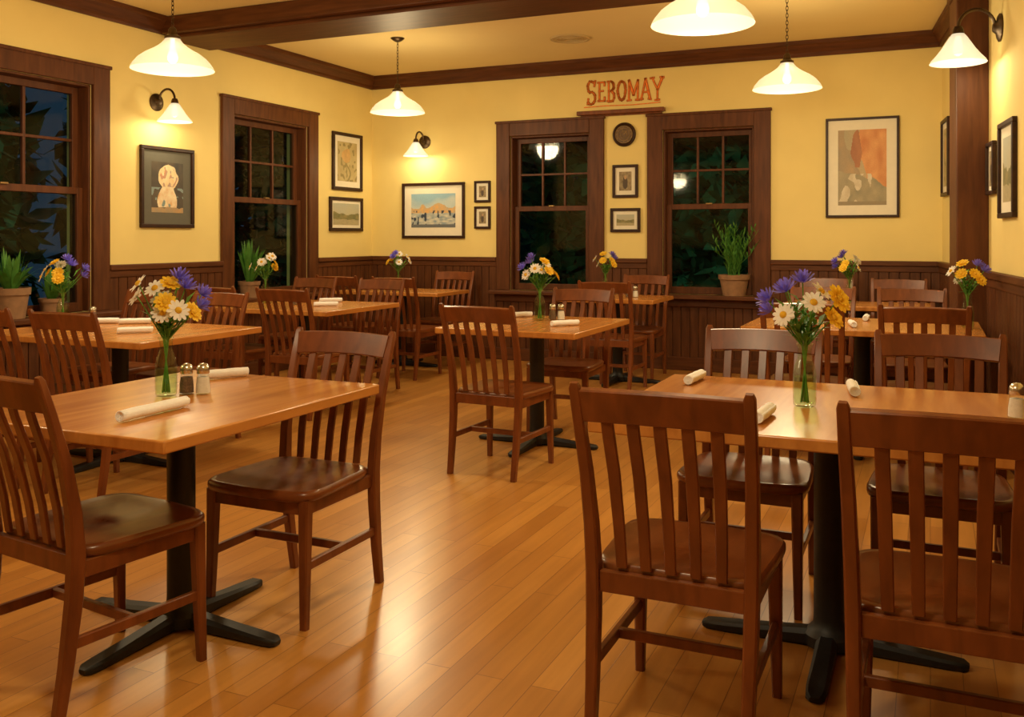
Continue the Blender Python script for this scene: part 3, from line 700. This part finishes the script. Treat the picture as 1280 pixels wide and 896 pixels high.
def picture(wallk, u, z, w, h, kind, matw, label, fw=0.028, matm='mat', seed=0):
    root = empty('framed_picture', (0, 0, 0), 0, label, "picture")
    onwall(root, wallk, u, 0.001, z)
    a, b = w/2, h/2
    mb = MB(); mb.box(-a, a, -0.028, 0, b-fw, b); mb.box(-a, a, -0.028, 0, -b, -b+fw); mb.box(-a, -a+fw, -0.028, 0, -b+fw, b-fw); mb.box(a-fw, a, -0.028, 0, -b+fw, b-fw)
    mb.build('frame', M['frame'], False, root, bevel=0.004)
    a2, b2 = a-fw, b-fw
    MB().box(-a2, a2, -0.010, 0, -b2, b2).build('mat_board', M[matm], False, root)
    a3, b3 = a2-matw, b2-matw*1.05
    nx = 80; ny = max(16, int(nx*b3/a3)); ny = min(ny, 120); rnd = random.Random(seed)
    me = bpy.data.meshes.new('artwork'); vs = []; fs = []; cols = []
    for j in range(ny+1):
        for i in range(nx+1): vs.append((-a3+2*a3*i/nx, -0.0115, -b3+2*b3*j/ny))
    for j in range(ny):
        for i in range(nx):
            p = j*(nx+1)+i; fs.append((p, p+1, p+nx+2, p+nx+1)); cols.append(art(kind, (i+.5)/nx, (j+.5)/ny, rnd))
    me.from_pydata(vs, [], fs); ca = me.color_attributes.new("Col", 'FLOAT_COLOR', 'CORNER')
    for p in me.polygons:
        for li in p.loop_indices: ca.data[li].color = (*cols[p.index], 1)
    me.materials.append(M['art'])
    o = bpy.data.objects.new('artwork', me); COL.objects.link(o); o.parent = root
def LU(s): return (7.829-s)*1.15-YF
def BU(t): return t*1.15
def Z(z): return 1.3+(z-1.3)*1.15
def RU(s): return 1.201*s*math.hypot(1, RS)
picture('left', LU(2.712), Z(1.655), 0.59, 0.665, 'portrait', 0.09, "dark framed abstract figure print with grey mat", 0.03, 'matg', 1)
picture('left', LU(0.441), Z(2.006), 0.56, 0.62, 'botanic', 0.06, "dark framed sepia botanical print", 0.035, 'mat', 2)
picture('left', LU(0.459), Z(1.512), 0.62, 0.365, 'landscape', 0.03, "dark framed small landscape painting", 0.035, 'mat', 3)
picture('back', BU(0.695), Z(1.551), 0.78, 0.61, 'harbor', 0.085, "dark framed harbor watercolor with wide cream mat", 0.03, 'mat', 4)
picture('back', BU(1.219), Z(1.722), 0.19, 0.23, 'street', 0.03, "tiny dark framed figure print", 0.024, 'mat', 5)
picture('back', BU(1.219), Z(1.480), 0.19, 0.24, 'street', 0.03, "tiny dark framed sepia print", 0.024, 'mat', 6)
picture('back', BU(2.602), Z(1.785), 0.265, 0.33, 'street', 0.04, "small dark framed portrait print between windows", 0.028, 'mat', 7)
picture('back', BU(2.602), Z(1.446), 0.31, 0.24, 'landscape', 0.035, "small dark framed landscape print between windows", 0.028, 'mat', 8)
picture('back', BU(4.536), Z(1.846), 0.625, 0.905, 'canyon', 0.085, "large dark framed poster of orange canyon with cream mat", 0.022, 'mat', 9)
picture('right', RU(0.27), 1.97, 0.42, 0.65, 'botanic', 0.05, "dark framed print beside the corner", 0.03, 'mat', 10)
picture('right', RU(2.02), 1.73, 0.24, 0.33, 'street', 0.03, "small dark framed print beneath the sconce", 0.024, 'mat', 11)
picture('right', RU(2.44), 1.69, 0.44, 0.56, 'landscape', 0.06, "medium dark framed landscape print on the yellow wall", 0.03, 'mat', 12)

# ------------------------------------------------------------------ wall clock
cl = empty('wall_clock', (0, 0, 0), 0, "round brass and dark wood wall clock", "clock"); onwall(cl, 'back', BU(2.592), 0.001, 2.325)
Rx = Matrix.Rotation(pi/2, 4, 'X')
MB().lathe([(0, 0), (0.118, 0), (0.122, 0.012), (0.116, 0.026), (0.100, 0.032), (0.092, 0.022), (0.0, 0.022)], 40, mtx=Rx).build('case', M['frame'], True, cl)
MB().lathe([(0.0, 0.0235), (0.090, 0.0235)], 40, mtx=Rx).build('dial', M['dial'], True, cl)
mb = MB()
for R0 in (0.088, 0.062, 0.034): mb.torus(R0, 0.003, Matrix.Translation((0, -0.025, 0)) @ Rx, 36, 6)
for i in range(12):
    a = 2*pi*i/12; mb.sweep([(0.068*sin(a), -0.0255, 0.068*cos(a)), (0.082*sin(a), -0.0255, 0.082*cos(a))], (0.005, 0.002), (cos(a), 0, -sin(a)))
mb.build('hour_ring', M['brass'], True, cl)
MB().sweep([(0, -0.028, 0), (0.030, -0.028, 0.035)], (0.007, 0.002), (0.7, 0, -0.7)).build('hour_hand', M['brass'], False, cl)
MB().sweep([(0, -0.030, 0), (-0.018, -0.030, 0.066)], (0.005, 0.002), (1, 0, 0)).build('minute_hand', M['brass'], False, cl)

# ------------------------------------------------------------------ painted sign lettering
def arc(cx, cy, rx, ry, a0, a1, n=9): return [(cx+rx*cos(radians(a0+(a1-a0)*i/(n-1))), cy+ry*sin(radians(a0+(a1-a0)*i/(n-1)))) for i in range(n)]
GL = {'S': [arc(.5, .74, .36, .24, 35, 250)+arc(.5, .26, .38, .25, 80, -145), [(.80, .78), (.88, .98)], [(.12, .02), (.18, .24)]],
      'E': [[(.2, 0), (.2, 1)], [(.05, 1), (.85, 1)], [(.2, .52), (.65, .52)], [(.05, 0), (.88, 0)], [(.85, .84), (.85, 1)], [(.88, 0), (.88, .17)]],
      'B': [[(.2, 0), (.2, 1)], [(.05, 1), (.5, 1)]+arc(.5, .77, .30, .23, 90, -90), [(.2, .54), (.5, .54), (.80, .36), (.86, .16), (.70, .02), (.45, .0)], [(.02, 0), (.40, 0)]],
      'O': [arc(.5, .5, .42, .5, 0, 360, 21)],
      'M': [[(.12, 0), (.12, 1), (.5, .25), (.88, 1), (.88, 0)], [(.0, 0), (.26, 0)], [(.74, 0), (1.0, 0)]],
      'A': [[(.05, 0), (.5, 1), (.95, 0)], [(.22, .36), (.78, .36)], [(-.05, 0), (.2, 0)], [(.8, 0), (1.05, 0)]],
      'Y': [[(.02, 1), (.5, .48), (.98, 1)], [(.5, .5), (.5, 0)], [(-.1, 1), (.18, 1)], [(.82, 1), (1.1, 1)], [(.32, 0), (.7, 0)]]}
sg = empty('painted_wall_sign', (0, 0, 0), 0, "orange-red serif lettering SEBOMAY above wooden plank", "sign"); onwall(sg, 'back', BU(2.583), 0.001, 2.765)
x = -0.395; rs = random.Random(21)
for ch, w, dz, hh in [('S', 0.108, -0.008, 0.24), ('E', 0.083, 0.022, 0.185), ('B', 0.088, 0.012, 0.20), ('O', 0.097, 0.018, 0.188), ('M', 0.118, 0.012, 0.195), ('A', 0.098, 0.012, 0.20), ('Y', 0.108, -0.004, 0.222)]:
    wob = [(rs.uniform(-0.05, 0.05), rs.uniform(-0.02, 0.02)) for _ in range(60)]
    for lay, (wd, dp, mt) in enumerate([(0.024, 0.006, 'reddark'), (0.0135, 0.009, 'red')]):
        mb = MB(); q_ = 0
        for st in GL[ch]:
            pts = []
            for px, py in st:
                key = wob[int((px*7+py*13)*3) % 60]
                pts.append((x+(px+key[0]*0.5)*w, -dp/2, -0.11+dz+(py+key[1])*hh))
            for k in range(len(pts)-1):
                p, q = Vector(pts[k]), Vector(pts[k+1]); d = (q-p).normalized(); e = wd*0.42
                mb.sweep([p-d*e, q+d*e], (wd*(0.85+0.3*((k*5) % 3)/2), dp), d.cross(Vector((0, 1, 0))))
        mb.build('letter' if lay else 'letter_outline', M[mt], False, sg)
    x += w+0.016
MB().sweep([(-0.42, -0.003, -0.145), (-0.2, -0.003, -0.140), (0.1, -0.003, -0.146), (0.38, -0.003, -0.136)], (0.010, 0.005), (0, 0, 1)).build('underline', M['red'], False, sg)
pl = MB().box(-0.46, 0.45, -0.07, 0, -0.030, 0.012).box(-0.43, 0.42, -0.035, 0, -0.046, -0.030).build('wall_plank', M['chair'], bevel=0.006)
onwall(pl, 'back', BU(2.567), 0.0, 2.563); tag(pl, "narrow brown wooden plank shelf under the sign", "shelf")

# ceiling vent
v = empty('ceiling_vent', (-2.60*1.15, 6.92*1.15, CEIL), 0, "round painted ceiling speaker grille", "vent")
MB().lathe([(0.0, -0.006), (0.150, -0.006), (0.155, -0.014), (0.178, -0.012), (0.184, 0.0), (0, 0)], 44).build('rim', M['vent'], True, v)
mb = MB()
for R0 in (0.03, 0.06, 0.09, 0.12): mb.torus(R0, 0.004, Matrix.Translation((0, 0, -0.008)), 40, 6)
mb.build('grille', M['vent'], True, v)

# ------------------------------------------------------------------ world & camera
w = bpy.data.worlds.new('night'); scene.world = w; w.use_nodes = True
w.node_tree.nodes['Background'].inputs[0].default_value = (0.010, 0.024, 0.040, 1)
w.node_tree.nodes['Background'].inputs[1].default_value = 1.0
cam = bpy.data.cameras.new('camera'); co = bpy.data.objects.new('camera', cam); COL.objects.link(co)
co.location = (0, 0, 1.3); co.rotation_euler = (radians(90), 0, radians(24.16))
cam.sensor_width = 36; cam.lens = 32.79; cam.shift_y = -0.11875; cam.clip_start = 0.05
scene.camera = co
